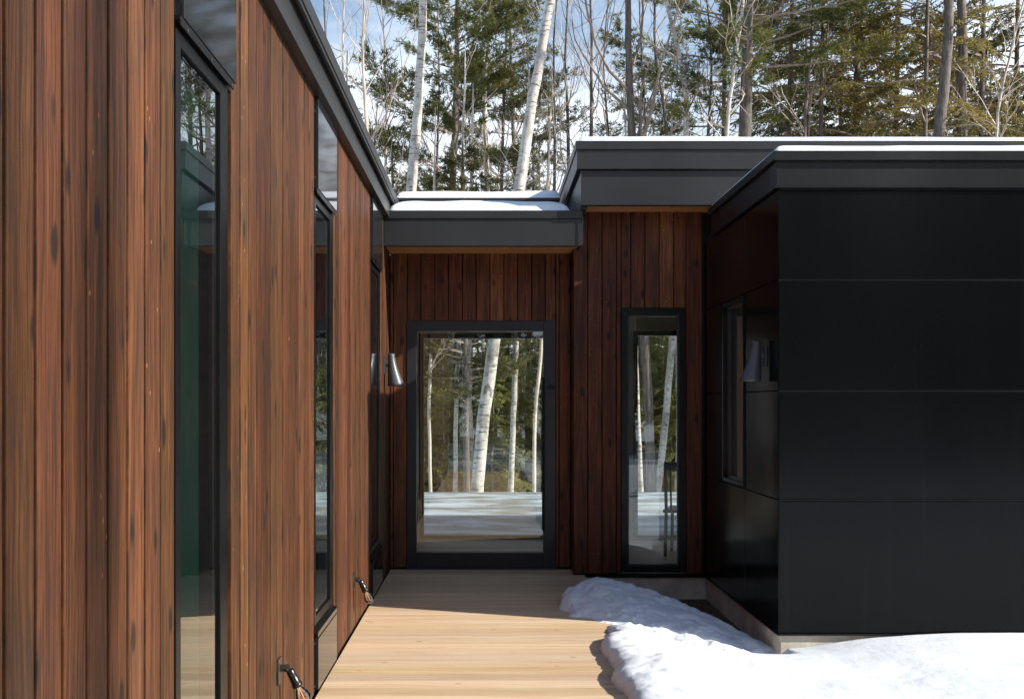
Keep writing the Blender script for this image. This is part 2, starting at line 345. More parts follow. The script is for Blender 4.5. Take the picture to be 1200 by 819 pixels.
# shaded mound in the corner
xs = np.arange(.40, 1.93, .010); ys = np.arange(6.2, 8.5, .010); X, Y = np.meshgrid(xs, ys)
rx = np.array([.5, .62, .84, 1.2, 1.52, 1.72, 1.95]); ry = np.interp(X, rx, [7.5, 7.6, 7.72, 7.5, 7.2, 6.95, 6.75]); rz = np.interp(X, rx, [.0, .11, .165, .11, .025, -.07, -.16])
dd = Y-ry
wob = .10*fbm(X*3, Y*3, 4, 3)
back = 1-np.clip((dd+wob*.6)/.42, 0, 1.3)**1.6*1.0; 
front_ = np.clip(-dd/1.05, 0, 1.2)
zf = np.where(dd > 0, rz-(.36)*np.clip((dd+wob)/.40, 0, 1.4)**1.7, rz-.24*front_**1.25)
tilt = fbm(X*3.2+Y*1.5, Y*3.2-X*2, 5, 41, .55)*.10
ridg = (1-np.abs(fbm(X*4.5+Y*2.5, (Y-X)*2.2, 4, 57, .55))*4)*.022+fbm(X*16, Y*16, 3, 7, .6)*.016
left = .52+.10*fbm(Y*3.5, Y*0, 4, 13)+np.interp(Y, [6.3, 6.6, 6.9, 7.3, 7.7, 8.1], [.26, .14, .05, -.01, .03, .2])
dl = X-left
zf = zf+tilt+ridg
zf = np.where(dl > 0, np.minimum(zf, .0+.16*np.sqrt(np.clip(1-(1-np.clip(dl/.22, 0, 1))**2, 0, 1))), np.maximum(dl*3, -.2))
zf = np.where(dl > 0, np.maximum(zf, -.35), zf)
tag(MB().grid(X, Y, zf).build('snow_mound', M['snow'], smooth=True), 'bluish shaded mound of old snow on the deck edge below the narrow window', 'snow mound')

# ------------------------------------------------------------------ deck
deck = thing('wooden_deck', (0, 5, -.03), 'pale pine boardwalk deck of crosswise boards leading to the glass door', 'deck')
m = MB()
for k in range(-30, 65):
    y0 = .02+k*.14
    m.box(-.884, .85+.006*math.sin(k*1.7), y0+.0038, min(y0+.1362, 9.095), -.03, 0)
m.build('deck_board', M['deck'], deck, (0, 5, -.03), bevel=.002)
m = MB(); [m.box(x, x+.04, -4, 9.08, -.19, -.032) for x in (-.85, -.02, .78)]
m.build('joist', M['bark'], deck, (0, 5, -.03))
tag(MB().box(-3.0, 5.2, 11.25, 17.3, -.3, -.02).build('terrace', M['paving'], bevel=.03), 'pale terrace with patchy snow behind the house seen through the glass door', kind='structure')

# ------------------------------------------------------------------ house
Hs = thing('house', (0, 0, 0), 'modern single storey house with charred wood siding, glass door and glossy black metal wing', 'house')
LX = -.891
bays = [(2.853, 3.478), (5.13, 5.79), (7.59, 8.30)]
# left siding boards
m = MB(); rb = random.Random(3)
segs = [(-4.0, bays[0][0]), (bays[0][1], bays[1][0]), (bays[1][1], bays[2][0]), (bays[2][1], 9.1)]
e = [2.853+BW*k for k in range(-56, 60)]
for a, b in segs:
    pts = sorted(set([a, b]+[q for q in e if a+.02 < q < b-.02]))
    for y0, y1 in zip(pts[:-1], pts[1:]):
        j = rb.uniform(-.0015, .0015)
        m.box(LX-.022, LX+j, y0+.0072, y1-.0072, .014, 3.12)
tag(m.build('wood_siding', M['siding_y'], Hs, bevel=.003), 'sunlit reddish brown vertical board siding')
m = MB()
for a, b in segs: m.box(LX-.085, LX-.0235, a, b, -.4, 3.14)
for a, b in bays: m.box(LX-.085, LX-.03, a, b, -.4, .30); m.box(LX-.085, LX-.03, a, b, 2.66, 3.14)
m.box(-6.2, -6.0, 4.7, 9.3, -.4, 3.14); m.box(-6, LX-.09, 9.12, 9.3, -.4, 3.14)
m.build('wall', M['dark'], Hs)
MB().box(-6, LX-.09, -4, 9.12, -.1, .01).build('floor', M['floor'], Hs)
MB().box(-6, LX-.09, -4, 9.12, 2.9, 2.95).build('ceiling', M['white'], Hs)
m = MB(); m.box(-6, -1.083, 3.8, 3.9, .011, 2.899); tag(m.build('interior_wall', M['green'], Hs), 'green painted partition behind the first narrow window')
def window(wall, a, b, z0, z1, fw=.045, proud=.012, depth=.07, pane_in=.035, ff=None, name='window'):
    """wall: ('x', X, sign) plane facing sign; a..b run along the other axis"""
    ax, c, sg = wall
    def bx(mm, u0, u1, d0, d1, zz0, zz1):   # d measured outward from the plane
        lo, hi = sorted((c+sg*d0, c+sg*d1))
        if ax == 'x': mm.box(lo, hi, u0, u1, zz0, zz1)
        else: mm.box(u0, u1, lo, hi, zz0, zz1)
    m = MB()
    fe = fw; bx(m, a, a+fw, -depth, proud, z0, z1); bx(m, b-fw-(ff or 0), b, -depth, proud, z0, z1)
    bx(m, a+fw, b-fw, -depth, proud-.001, z1-fw, z1); bx(m, a+fw, b-fw, -depth, proud-.001, z0, z0+fw)
    wdw = m.build(name, M['frame'], Hs, bevel=.002)
    b -= (ff or 0)
    m = MB(); iw = .018   # inner glazing stop
    for (u0, u1, s0, s1) in ((a+fw, a+fw+iw, z0+fw, z1-fw), (b-fw-iw, b-fw, z0+fw, z1-fw), (a+fw+iw, b-fw-iw, z1-fw-iw, z1-fw), (a+fw+iw, b-fw-iw, z0+fw, z0+fw+iw)):
        bx(m, u0, u1, -depth+.004, -.02, s0, s1)
    m.build('glazing_stop', M['doorframe'], wdw, bevel=.001)
    q = MB(); p = -pane_in
    if ax == 'x': v = [(c+sg*p, a+fw+.01, z0+fw+.01), (c+sg*p, b-fw-.01, z0+fw+.01), (c+sg*p, b-fw-.01, z1-fw-.01), (c+sg*p, a+fw+.01, z1-fw-.01)]
    else: v = [(a+fw+.01, c+sg*p, z0+fw+.01), (b-fw-.01, c+sg*p, z0+fw+.01), (b-fw-.01, c+sg*p, z1-fw-.01), (a+fw+.01, c+sg*p, z1-fw-.01)]
    q.add(v, [(0, 1, 2, 3)]); q.build('pane', M['glass'], wdw)
    return wdw
for a, b in bays:
    wdw = window(('x', LX, 1), a+.004, b-.055, .36, 2.575, proud=.002, pane_in=.008, ff=.045)
    # sill and drip flashings
    m = MB(); m.add([(LX-.03, a, .352), (LX+.022, a, .332), (LX+.022, b-.01, .332), (LX-.03, b-.01, .352), (LX-.03, a, .345), (LX+.022, a, .306), (LX+.022, b-.01, .306), (LX-.03, b-.01, .296)],
                    [(0,1,2,3),(1,5,6,2),(4,7,6,5),(0,4,5,1),(3,2,6,7)]); m.build('sill', M['trim'], wdw)
    m = MB(); m.box(LX-.05, LX+.016, a-.002, b-.03, 2.592, 2.604); m.box(LX+.013, LX+.017, a-.002, b-.03, 2.577, 2.592); m.box(LX-.05, LX+.0, a, b, 2.5755, 2.5915); m.build('drip_flashing', M['frame'], Hs)
    m = MB(); m.box(LX-.02, LX+.018, a+.03, b, 2.607, 3.11); m.build('infill_panel', M['gloss'], Hs, bevel=.0015)
    m = MB(); m.box(LX-.02, LX+.018, a+.03, b, .03, .292); m.build('infill_panel', M['gloss'], Hs, bevel=.0015)
    m = MB(); m.box(LX-.03, LX-.004, a+.002, a+.028, .03, .29); m.box(LX-.03, LX-.004, a+.002, a+.028, 2.607, 3.11); m.box(LX-.06, LX-.012, b-.053, b-.002, .36, 2.57); m.build('reveal_trim', M['frame'], Hs)
    m = MB()
    for yy, zz in ((a+.015, .05), (a+.015, .27), (a+.015, 2.66), (a+.015, 3.0)): m.lathe([(0, .004), (.006, .003), (.007, 0)], (0,0,0), 10)
    V = []
    m = MB()
    for yy, zz in ((a+.015, .05), (a+.015, .27), (a+.015, 2.66), (a+.015, 3.0)): m.tube([(LX-.004, yy, zz), (LX+.003, yy, zz)], .0055, 8)
    for f_ in (.1, .5, .9): m.tube([(LX+.016, a+(b-a)*f_, 2.584), (LX+.0195, a+(b-a)*f_, 2.584)], .005, 8)
    m.build('screw', M['lamp'], Hs)
m = MB()
for a, b in segs: m.box(LX-.03, LX-.006, a+.001, b-.001, -.05, .0135)
m.build('base_flashing', M['frame'], Hs)
# left roof edge
m = MB(); m.box(LX-.3, -.84, -4.2, 9.13, 3.083, 3.24); m.build('fascia', M['fascia'], Hs, bevel=.003)
m = MB(); m.box(LX-.35, -.80, -4.2, 9.15, 3.2405, 3.316); m.box(-.8225, -.806, -4.2, 9.148, 3.218, 3.2402); m.build('roof_edge_cap', M['trim'] if 0 else M['fascia'], Hs, bevel=.003)
MB().box(-6.3, LX-.351, -4.2, 9.15, 3.142, 3.30).build('roof', M['fascia'], Hs)
# link wall with the glass door
DY = 9.10
m = MB(); e = [-.736+BW*k for k in range(-3, 14)]
def brd(m, pts, zlo, zhi, yf, hole=None):
    for x0, x1 in zip(pts[:-1], pts[1:]):
        z0, z1 = zlo, zhi; cuts = [(z0, z1)]
        if hole and x1 > hole[0]+1e-4 and x0 < hole[1]-1e-4:
            cuts = [(z0, hole[2]), (hole[3], z1)]
        for c0, c1 in cuts:
            if c1-c0 > .02:
                j = rb.uniform(-.0015, .0015); m.box(x0+.0038, x1-.0038, yf-j, yf+.02, c0, c1)
pts = sorted(set([LX+.001, .612, .746]+[q for q in e if LX+.02 < q < .745]))
pts = [p for i, p in enumerate(pts) if i == 0 or p-pts[i-1] > .012 or p in (.612, .746)]
brd(m, pts, .02, 2.86, DY, (-.736, .612, -.1, 2.251))
tag(m.build('wood_siding', M['siding_x'], Hs, bevel=.003), 'dark shaded siding round the glass door')
m = MB(); m.box(LX, -.74, DY+.021, DY+.2, -.3, 2.9); m.box(.616, .76, DY+.021, DY+.2, -.3, 2.9); m.box(-.74, .616, DY+.021, DY+.2, 2.26, 2.9); m.box(-.74, .616, DY+.0, DY+.2, -.3, -.001)
m.build('wall', M['dark'], Hs)
# door
dr = MB(); D0 = DY-.012
dr.box(-.736, -.65, D0, DY+.07, .012, 2.251); dr.box(.50, .612, D0, DY+.07, .012, 2.251)
dr.box(-.65, .50, D0+.001, DY+.07, 2.157, 2.25); dr.box(-.65, .50, D0+.001, DY+.07, .012, .152)
door = dr.build('door', M['doorframe'], Hs, bevel=.003)
m = MB(); yy = DY+.03; m.add([(-.655, yy, .145), (.505, yy, .145), (.505, yy, 2.16), (-.655, yy, 2.16)], [(0,1,2,3)]); m.build('pane', M['glass'], door)
m = MB(); m.tube([(.497, D0-.05, 1.74), (.497, D0-.05, .36)], .012, 12)
for zz in (1.6, .5): m.tube([(.497, D0-.05, zz), (.497, D0+.01, zz)], .008, 8)
m.build('handle', M['frame'], door)
m = MB(); m.tube([(.575, D0-.05, 1.645), (.575, D0+.002, 1.645)], .013, 10); m.tube([(.535, D0-.05, 1.645), (.60, D0-.05, 1.645)], .009, 8); m.build('lock', M['frame'], door)
m = MB(); m.box(-.736, .612, D0-.03, D0+.02, .0005, .0115); m.build('threshold', M['lamp'], Hs)
# link roof
m = MB(); m.box(LX+.003, .795, 8.54, 8.60, 2.843, 3.10); m.box(.78, .797, 8.602, 8.81, 2.845, 3.10); m.build('fascia', M['fascia'], Hs, bevel=.003)
m = MB(); m.box(LX+.02, .803, 8.525, 8.64, 3.075, 3.142); m.box(.799, .806, 8.52, 8.528, 2.842, 3.10) ; m.build('roof_edge_cap', M['fascia'], Hs, bevel=.002)
m = MB(); m.box(LX+.003, .779, 8.601, DY+.02, 2.861, 2.875)
m.build('soffit', M['cedar'], Hs)
m = MB(); m.box(LX+.003, .779, 8.601, 11.4, 2.878, 3.12); m.box(-.9, .70, 9.9, 10.1, 3.12, 3.50); m.build('roof', M['fascia'], Hs)
m = MB(); m.box(-.92, .71, 9.87, 10.13, 3.50, 3.525); m.build('roof_edge_cap', M['fascia'], Hs)
# bay wall with narrow window
BY = 8.80; BX0, BX1 = .749, 1.895
WX0, WX1, WZ0, WZ1 = 1.168, 1.738, .022, 2.339
m = MB(); e = [.749+BW*k for k in range(0, 10)]
pts = sorted(set([WX0, WX1, BX1-.001]+[q for q in e if q < BX1-.01]))
pts2 = [pts[0]]
for p in pts[1:]:
    if p-pts2[-1] > .03 or p in (WX0, WX1): pts2.append(p)
brd(m, pts2, .012, 3.20, BY, (WX0, WX1, 0, WZ1))
for k in range(2): m.box(BX0, BX0+.02, BY+.022+k*.127, BY+.022+k*.127+.124, .012, 3.12)
tag(m.build('wood_siding', M['siding_x2'], Hs, bevel=.003), 'dark shaded siding round the narrow window')
m = MB(); m.box(BX0+.022, WX0, BY+.021, BY+.2, -.001, 3.2); m.box(WX1, BX1+.1, BY+.021, BY+.2, -.001, 3.2); m.box(WX0, WX1, BY+.021, BY+.2, WZ1, 3.2)
m.build('wall', M['dark'], Hs)
window(('y', BY, -1), WX0+.001, WX1-.001, WZ0, WZ1-.001, .052)
MB().box(BX0-.004, BX1, BY-.012, BY+.03, -.022, .011).build('base_flashing', M['frame'], Hs)
m = MB(); m.box(BX0-.002, BX1+.02, BY+.005, BY+.3, -.8, -.023); m.build('foundation', M['concrete'], Hs, bevel=.004)
# upper roof over the bay
m = MB(); m.box(.785, 9.2, 8.46, 8.52, 3.174, 3.468); m.box(.785, .84, 8.521, 11.6, 3.15, 3.458)
m.build('fascia', M['fascia'], Hs, bevel=.003)
m = MB(); m.box(.747, 9.2, 8.425, 8.51, 3.47, 3.65); m.box(.747, .83, 8.512, 11.62, 3.47, 3.65); m.build('fascia', M['fascia'], Hs, bevel=.004)
m = MB(); m.box(.735, 9.2, 8.41, 8.53, 3.632, 3.704); m.box(.736, .86, 8.532, 11.63, 3.632, 3.703); m.build('roof_edge_cap', M['fascia'], Hs, bevel=.004)
m = MB()
m.box(.841, 9.2, 8.522, BY+.02, 3.181, 3.191); m.build('soffit', M['cedar'], Hs)
MB().box(.845, 9.2, 8.535, 11.6, 3.20, 3.69).build('roof', M['fascia'], Hs)
# black wing
FX, FY = 1.895, 6.55
m = MB(); zs = [.002, .876, 1.589, 2.314, 2.902]
xsx = [FX+.004, 5.1, 8.3, 9.2]
for z0, z1 in zip(zs[:-1], zs[1:]):
    for x0, x1 in zip(xsx[:-1], xsx[1:]): m.box(x0, x1-.006, FY, FY+.012, z0, z1-.013)
tag(m.build('metal_panel', M['panel'], Hs, bevel=.0045), 'large black panels of the front face')
m = MB(); [m.box(FX+.004, 9.2, FY+.0035, FY+.0125, z-.0095, z-.0045) for z in zs[1:4]]; m.build('joint_highlight', M['blackfascia'], Hs)  # added strips, lighter than the panels, standing in for highlights along the joints
SWY0, SWY1, SWZ0, SWZ1 = 7.40, 8.07, .885, 2.27
m = MB()
def sp(y0, y1, z0, z1): m.box(FX, FX+.012, y0+.003, y1-.003, z0, z1)
sp(FY-.001, SWY0, .002, .869); sp(SWY0, BY-.01, .002, .869)
sp(FY-.001, SWY0, .876, 1.582); sp(FY-.001, SWY0, 1.589, 2.307); sp(SWY1, BY-.01, .876, 1.582); sp(SWY1, BY-.01, 1.589, 2.307)
sp(FY-.001, SWY0, 2.314, 2.895); sp(SWY0, BY-.01, 2.314, 2.895)
tag(m.build('metal_panel', M['panel'], Hs, bevel=.0015), 'glossy black panels of the side face')
window(('x', FX, -1), SWY0+.004, SWY1-.004, SWZ0, SWZ1+.03, .028)
m = MB(); m.box(FX+.014, 9.2, FY+.014, FY+.16, 0, 2.95); m.box(FX+.014, FX+.16, FY+.16, SWY0, 0, 2.95); m.box(FX+.014, FX+.16, SWY1, BY, 0, 2.95)
m.box(FX+.014, FX+.16, SWY0, SWY1, 0, SWZ0); m.box(FX+.014, FX+.16, SWY0, SWY1, 2.31, 2.95); m.box(9.05, 9.2, FY+.16, 11.2, -.2, 3.2)
m.build('wall', M['dark'], Hs)
m = MB(); m.box(FX+.02, 9.2, FY+.02, FY+.2, -.8, -.012); m.box(FX+.02, FX+.2, FY+.2, BY, -.8, -.012); tag(m.build('foundation', M['concrete'], Hs, bevel=.004), 'tan concrete foundation below the black wing')
m = MB(); m.box(FX-.006, 9.2, FY-.008, FY+.013, -.012, 0.0); m.box(FX-.006, FX+.013, FY+.013, BY, -.012, 0.0); m.build('base_flashing', M['frame'], Hs)
m = MB(); m.box(FX-.018, 9.2, FY-.02, FY+.1, 2.915, 3.09); m.box(FX-.018, FX+.1, FY+.1, 8.452, 2.915, 3.09); m.box(FX-.024, 9.2, FY-.026, FY, 2.905, 2.9148); m.box(FX-.024, FX, FY, 8.452, 2.905, 2.9148); m.build('fascia', M['blackfascia'], Hs, bevel=.003)
m = MB(); m.box(FX-.045, 9.2, FY-.05, FY+.14, 3.078, 3.140); m.box(FX-.045, FX+.14, FY+.14, 8.45, 3.078, 3.139); m.build('roof_edge_cap', M['blackfascia'], Hs, bevel=.005)
MB().box(FX+.1, 9.2, FY+.1, 8.455, 2.96, 3.12).build('roof', M['fascia'], Hs)
# rooms seen through the glass
MB().box(LX, 9.0, DY+.075, 11.05, -.1, .004).build('floor', M['floor'], Hs)
MB().box(BX1+.16, 9.0, FY+.17, DY+.07, -.1, .004).build('floor', M['floor'], Hs)
m = MB(); m.box(LX, .78, DY+.2, 11.05, 2.80, 2.84); m.box(.78, 9.0, BY+.2, 11.05, 2.80, 2.84); m.build('ceiling', M['white'], Hs)
m = MB(); BKY = 11.06
m.box(-1.0, -.76, BKY, BKY+.14, -.2, 2.86); m.box(.70, 1.60, BKY, BKY+.14, -.2, 2.86); m.box(4.2, 9.0, BKY, BKY+.14, -.2, 2.86)
m.box(-.76, .70, BKY, BKY+.14, 2.27, 2.86); m.box(1.60, 4.2, BKY, BKY+.14, 2.30, 2.86); m.box(-.76, .70, BKY, BKY+.14, -.2, .02); m.box(1.6, 4.2, BKY, BKY+.14, -.2, .02)
m.box(-1.05, -.90, DY+.2, BKY, -.2, 2.86)
m.build('interior_wall', M['white'], Hs)
m = MB()
for a, b, z0, z1 in ((-.76, .70, .02, 2.27), (1.60, 4.2, .02, 2.30)):
    m.box(a, a+.05, BKY-.01, BKY+.08, z0, z1); m.box(b-.05, b, BKY-.01, BKY+.08, z0, z1); m.box(a+.05, b-.05, BKY-.01, BKY+.08, z1-.05, z1); m.box(a+.05, b-.05, BKY-.01, BKY+.08, z0, z0+.03)
bwd = m.build('window', M['frame'], Hs); tag(bwd, 'rear window frames seen through the front glazing')
m = MB(); m.add([(-.71, BKY+.03, .05), (.65, BKY+.03, .05), (.65, BKY+.03, 2.22), (-.71, BKY+.03, 2.22)], [(0,1,2,3)]); m.add([(1.65, BKY+.03, .05), (4.15, BKY+.03, .05), (4.15, BKY+.03, 2.25), (1.65, BKY+.03, 2.25)], [(0,1,2,3)])
m.build('pane', glass('rear_glass', 1.2, (.95, .97, .96)), bwd)

def chair(x, y, rot, label):
    t = thing('dining_chair', (x, y, .004), label, 'chair', 'dark chairs in the room behind the narrow window'); t.rotation_euler = (0, 0, rot)
    m = MB(); m.box(-.23, .23, -.22, .22, .43, .46); m.build('seat', M['frame'], t, bevel=.006)
    for sx_ in (-1, 1):
        for sy_, zt_ in ((-1, .44), (1, .92)):
            m = MB(); m.tube([(sx_*.21, sy_*.20, 0), (sx_*.2, sy_*.19, .44)]+([(sx_*.2, .25, .92)] if sy_ > 0 else []), .016, 8); m.build('leg', M['frame'], t)
    m = MB(); m.box(-.21, .21, .235, .262, .84, .93)
    for k in range(5): m.tube([(-.15+k*.075, .20, .46), (-.15+k*.075, .245, .85)], .011, 6)
    m.build('backrest', M['frame'], t, bevel=.003)
chair(2.0, 9.95, 2.8, 'dark spindle back chair nearer the narrow window, half hidden by its frame')
chair(2.55, 10.35, 3.3, 'dark spindle back chair farther inside behind the narrow window')
# ------------------------------------------------------------------ snow on the roofs
def slab(x0, x1, y0, y1, z, h, r, seed, label, sx=.04, sy=.03, open_=()):
    xs = np.arange(x0, x1+sx*.5, sx); ys = np.arange(y0, y1+sy*.5, sy); X, Y = np.meshgrid(xs, ys)
    d = np.full(X.shape, 9.)
    wob = .03*fbm(X*1.5, Y*1.5, 3, seed)
    if 'l' not in open_: d = np.minimum(d, X-x0)
    if 'r' not in open_: d = np.minimum(d, x1-X)
    if 'f' not in open_: d = np.minimum(d, Y-y0)
    if 'b' not in open_: d = np.minimum(d, y1-Y)
    hh = h*(1+.35*fbm(X*1.2, Y*1.2, 4, seed+1))*np.sqrt(np.clip(1-(1-np.clip(d/r, 0, 1))**2, 0, 1))
    Z = z+hh
    m = MB(); m.grid(X, Y, Z)
    ob = m.build('roof_snow', M['snow'], smooth=True); tag(ob, label, 'snow'); return ob
slab(LX+.04, .70, 8.56, 9.86, 3.141, .14, .30, 5, 'rounded snow on the low roof over the glass door', .025, .02)
slab(-.91, .72, 9.875, 10.6, 3.524, .085, .1, 9, 'thin snow strip on the raised rear edge behind the low roof', .03, .02)
slab(.755, 9.2, 8.43, 11.6, 3.702, .065, .12, 12, 'white snow along the top of the tall middle roof', .03, .02, ('r',))
slab(FX-.03, 9.2, FY-.035, 8.45, 3.139, .075, .2, 15, 'white snow along the top of the black wing roof', .02, .02, ('r', 'b'))
slab(-6.3, -.95, -4.2, 9.1, 3.30, .08, .4, 17, 'snow on the roof of the long wood sided wing', .08, .08)

# ------------------------------------------------------------------ wall lamps
def cone_lamp(y, wallx, sg, label):
    z1, z0 = 1.930, 1.652
    t = thing('wall_lamp', (wallx, y, z0), label, 'wall lamp', 'cone shaped wall lamps')
    prof = []
    for k in range(15):
        f = k/14; r = .030+(.076-.030)*f**1.55; prof.append((r, z1-(z1-z0)*f, sg*(.030+r)))
    inner = [(r-.003, z, o) for r, z, o in prof[::-1]]
    top = [(.0005, z1, sg*.060)]
    m = MB(); m.lathe(top+prof+inner+[(.0005, z1-.004, sg*.060)], (wallx, y, 0), 40); m.build('lamp_shade', M['lamp'], t, (wallx, y, z0), smooth=True)
    m = MB(); lo, hi = sorted((wallx, wallx+sg*.012)); m.box(lo, hi, y-.035, y+.035, z0+.10, z0+.24); lo, hi = sorted((wallx+sg*.012, wallx+sg*.036)); m.box(lo, hi, y-.012, y+.012, z0+.16, z0+.19)
    m.build('wall_plate', M['lamp'], t, (wallx, y, z0), bevel=.002)
    m = MB(); m.lathe([(.0005, z0+.018), (.02, z0+.022), (.028, z0+.04), (.028, z0+.06), (.015, z0+.09), (.0005, z0+.1)], (wallx+sg*.105, y, 0), 16)
    m.build('bulb', M['bulbglow'], t, (wallx, y, z0), smooth=True)
g = N('warm_bulb'); g.set(Base_Color=(.9, .7, .4), Emission_Color=(1, .52, .22)); g.b.inputs['Emission Strength'].default_value = 2.2; M['bulbglow'] = g.m
cone_lamp(8.60, LX, 1, 'sunlit grey metal cone lamp on the wood wall beside the glass door')
cone_lamp(6.85, FX, -1, 'dark cone wall lamp in the shade on the glossy black side wall')
# bare bulb lights near the deck
gl = N('clear_bulb_glass'); f = gl.n('ShaderNodeFresnel', {'IOR': 1.5}).outputs[0]
tr = gl.n('ShaderNodeBsdfTransparent'); tr.inputs['Color'].default_value = (1, .93, .85, 1); gg = gl.n('ShaderNodeBsdfGlossy', {'Roughness': .02})
mxs = gl.n('ShaderNodeMixShader', [gl.math('ADD', gl.math('MULTIPLY', f, 1.8), .06, clamp=True), tr.outputs[0], gg.outputs[0]]); gl.t.links.new(mxs.outputs[0], gl.out.inputs[0]); M['bulb'] = gl.m
fil = simple('amber_filament', (.9, .5, .15), .4)
def bulb_light(y, z, label):
    o = (LX, y, z); t = thing('wall_light', o, label, 'wall light', 'bare bulb lights low on the siding')
    m = MB(); m.add([(LX+.001, y-.035, z+.05), (LX+.001, y+.03, z+.05), (LX+.001, y+.02, z-.06), (LX+.001, y-.03, z-.06), (LX+.008, y-.035, z+.05), (LX+.008, y+.03, z+.05), (LX+.008, y+.02, z-.06), (LX+.008, y-.03, z-.06)],
       [(4,5,6,7),(0,1,5,4),(1,2,6,5),(2,3,7,6),(3,0,4,7)]); 
    m.box(LX+.008, LX+.05, y-.004, y+.004, z-.01, z+.022); m.build('bracket', M['bracket'], t, o, bevel=.001)
    a = np.array([LX+.045, y, z+.004]); d = np.array([.42, .12, -.9]); d /= np.linalg.norm(d)
    m = MB(); pr = [(0, .004), (.004, .014), (.012, .0175), (.03, .018), (.07, .0195), (.074, .023), (.086, .023), (.088, .017)]
    m.tube([a+d*s for s, r in pr], [r for s, r in pr], 20); m.tube([a-np.array([.03, 0, 0]), a+d*.01], .007, 8); m.build('socket', M['bakelite'], t, o, smooth=True)
    m = MB(); pr = [(.086, .013), (.095, .014), (.108, .022), (.122, .029), (.138, .0325), (.152, .031), (.164, .024), (.172, .013), (.175, .002)]
    m.tube([a+d*s for s, r in pr], [r for s, r in pr], 22); b = m.build('bulb', M['bulb'], t, o, smooth=True)
    m = MB(); s0 = np.cross(d, [0, 0, 1]); s0 /= np.linalg.norm(s0)
    for k in (-1, 0, 1, 2): m.tube([a+d*.09+s0*k*.003, a+d*.15+s0*(k-.5)*.009], .0016, 5)
    m.build('filament', fil, b, o); 
bulb_light(4.26, .372, 'bare bulb light low on the siding, nearer one at the bottom edge of the photo')
bulb_light(6.62, .335, 'bare bulb light low on the siding, farther one before the last narrow window')

# ------------------------------------------------------------------ trees
def norm(v): return v/(np.linalg.norm(v)+1e-9)
def limb(mb, p, d, ln, r, rg, n=3, wander=.18, up=.06, steps=5, end=.25):
    pts = [p]; q = p.copy(); dd = d.copy(); dirs = [dd]
    for k in range(steps):
        dd = norm(dd+rg.normal(0, wander, 3)+np.array([0, 0, up])); q = q+dd*ln/steps; pts.append(q); dirs.append(dd)
    mb.tube(pts, np.linspace(r, r*end, steps+1), n, cap=False); return pts, dirs
def branch(mb, p, d, ln, r, lev, rg, dens=1., up=.06):
    pts, dirs = limb(mb, p, d, ln, r, rg, 5 if lev > 2 else 3, up=up, steps=6 if lev > 1 else 3)
    if lev <= 0: return
    nb = max(2, int((5 if lev > 1 else 4)*dens*rg.uniform(.7, 1.3)))
    for k in range(nb):
        f = rg.uniform(.2, 1.0); i = min(int(f*(len(pts)-1)), len(pts)-2); t = f*(len(pts)-1)-i
        q = pts[i]*(1-t)+pts[i+1]*t; dd = dirs[i+1]; side = norm(np.cross(dd, rg.normal(0, 1, 3)))
        branch(mb, q, norm(dd*.8+side*rg.uniform(.45, .9)+np.array([0, 0, .12])), ln*(1-.5*f)*rg.uniform(.4, .65), r*(1-.6*f)*.5, lev-1, rg, dens, up)
def trunk_path(pts, n=14):
    pts = np.array(pts); s = np.linspace(0, len(pts)-1, n); i = np.minimum(s.astype(int), len(pts)-2); f = (s-i)[:, None]
    a = pts[np.maximum(i-1, 0)]; b = pts[i]; c = pts[i+1]; d = pts[np.minimum(i+2, len(pts)-1)]
    return .5*(2*b+(c-a)*f+(2*a-5*b+4*c-d)*f**2+(3*b-a-3*c+d)*f**3)
def extend(pp, Y, zb, zt):
    """pp: pixel points bottom->top; adds a base on the ground and a top"""
    P3 = [P(x, y, Y) for x, y in pp]
    d0 = norm(P3[0]-P3[1]); d1 = norm(P3[-1]-P3[-2])
    if P3[0][2] > zb+.1:
        k = (P3[0][2]-zb)/max(.3, -d0[2]) ; b = P3[0]+d0*k*.999; b[0] = P3[0][0]+(b[0]-P3[0][0])*.8; b[2] = zb; P3 = [b]+P3
    if P3[-1][2] < zt: P3.append(P3[-1]+d1*(zt-P3[-1][2])/max(.3, d1[2]))
    return P3
def bare_tree(name, pp, Y, wpx, bark_, label, zt=15, nb=16, lev=3, blen=3.2, zmin=4.5, twig='twig', seed=0, spread=.8, zb=-.8, group=None, cat='tree', bup=.06):
    rg = np.random.default_rng(seed+100); P3 = extend(pp, Y, zb, zt); tp = trunk_path(P3, 22); r0 = wpx/F*Y/2
    zz = tp[:, 2]; zref = P3[1][2] if len(P3) > 2 else 0
    rad = r0*np.interp(zz, [zb, zb+.6, 6, zt], [1.35, 1.12, 1.0, .22])
    tp[1:-1, :2] += rg.normal(0, .007, (len(tp)-2, 2))
    base = tuple(tp[0]); t = thing(name, base, label, cat, group)
    m = MB(); m.tube(tp, rad, 12); m.build('trunk', M[bark_], t, base, smooth=True)
    m = MB()
    for k in range(nb):
        z = rg.uniform(zmin, zt-.3); i = np.searchsorted(zz, z)-1; i = min(max(i, 0), len(tp)-2); f = (z-zz[i])/(zz[i+1]-zz[i]+1e-6); q = tp[i]*(1-f)+tp[i+1]*f
        a = rg.uniform(0, 2*math.pi); rr = np.interp(z, zz, rad)
        d = norm(np.array([math.cos(a)*spread, math.sin(a)*spread, rg.uniform(.35, 1.1)]))
        branch(m, q, d, blen*rg.uniform(.5, 1.1)*(1-.4*(z-zmin)/(zt-zmin)), min(rr*.5, .055), lev, rg, 1., bup)
    m.build('branch', M[twig], t, base, smooth=True)
    return t
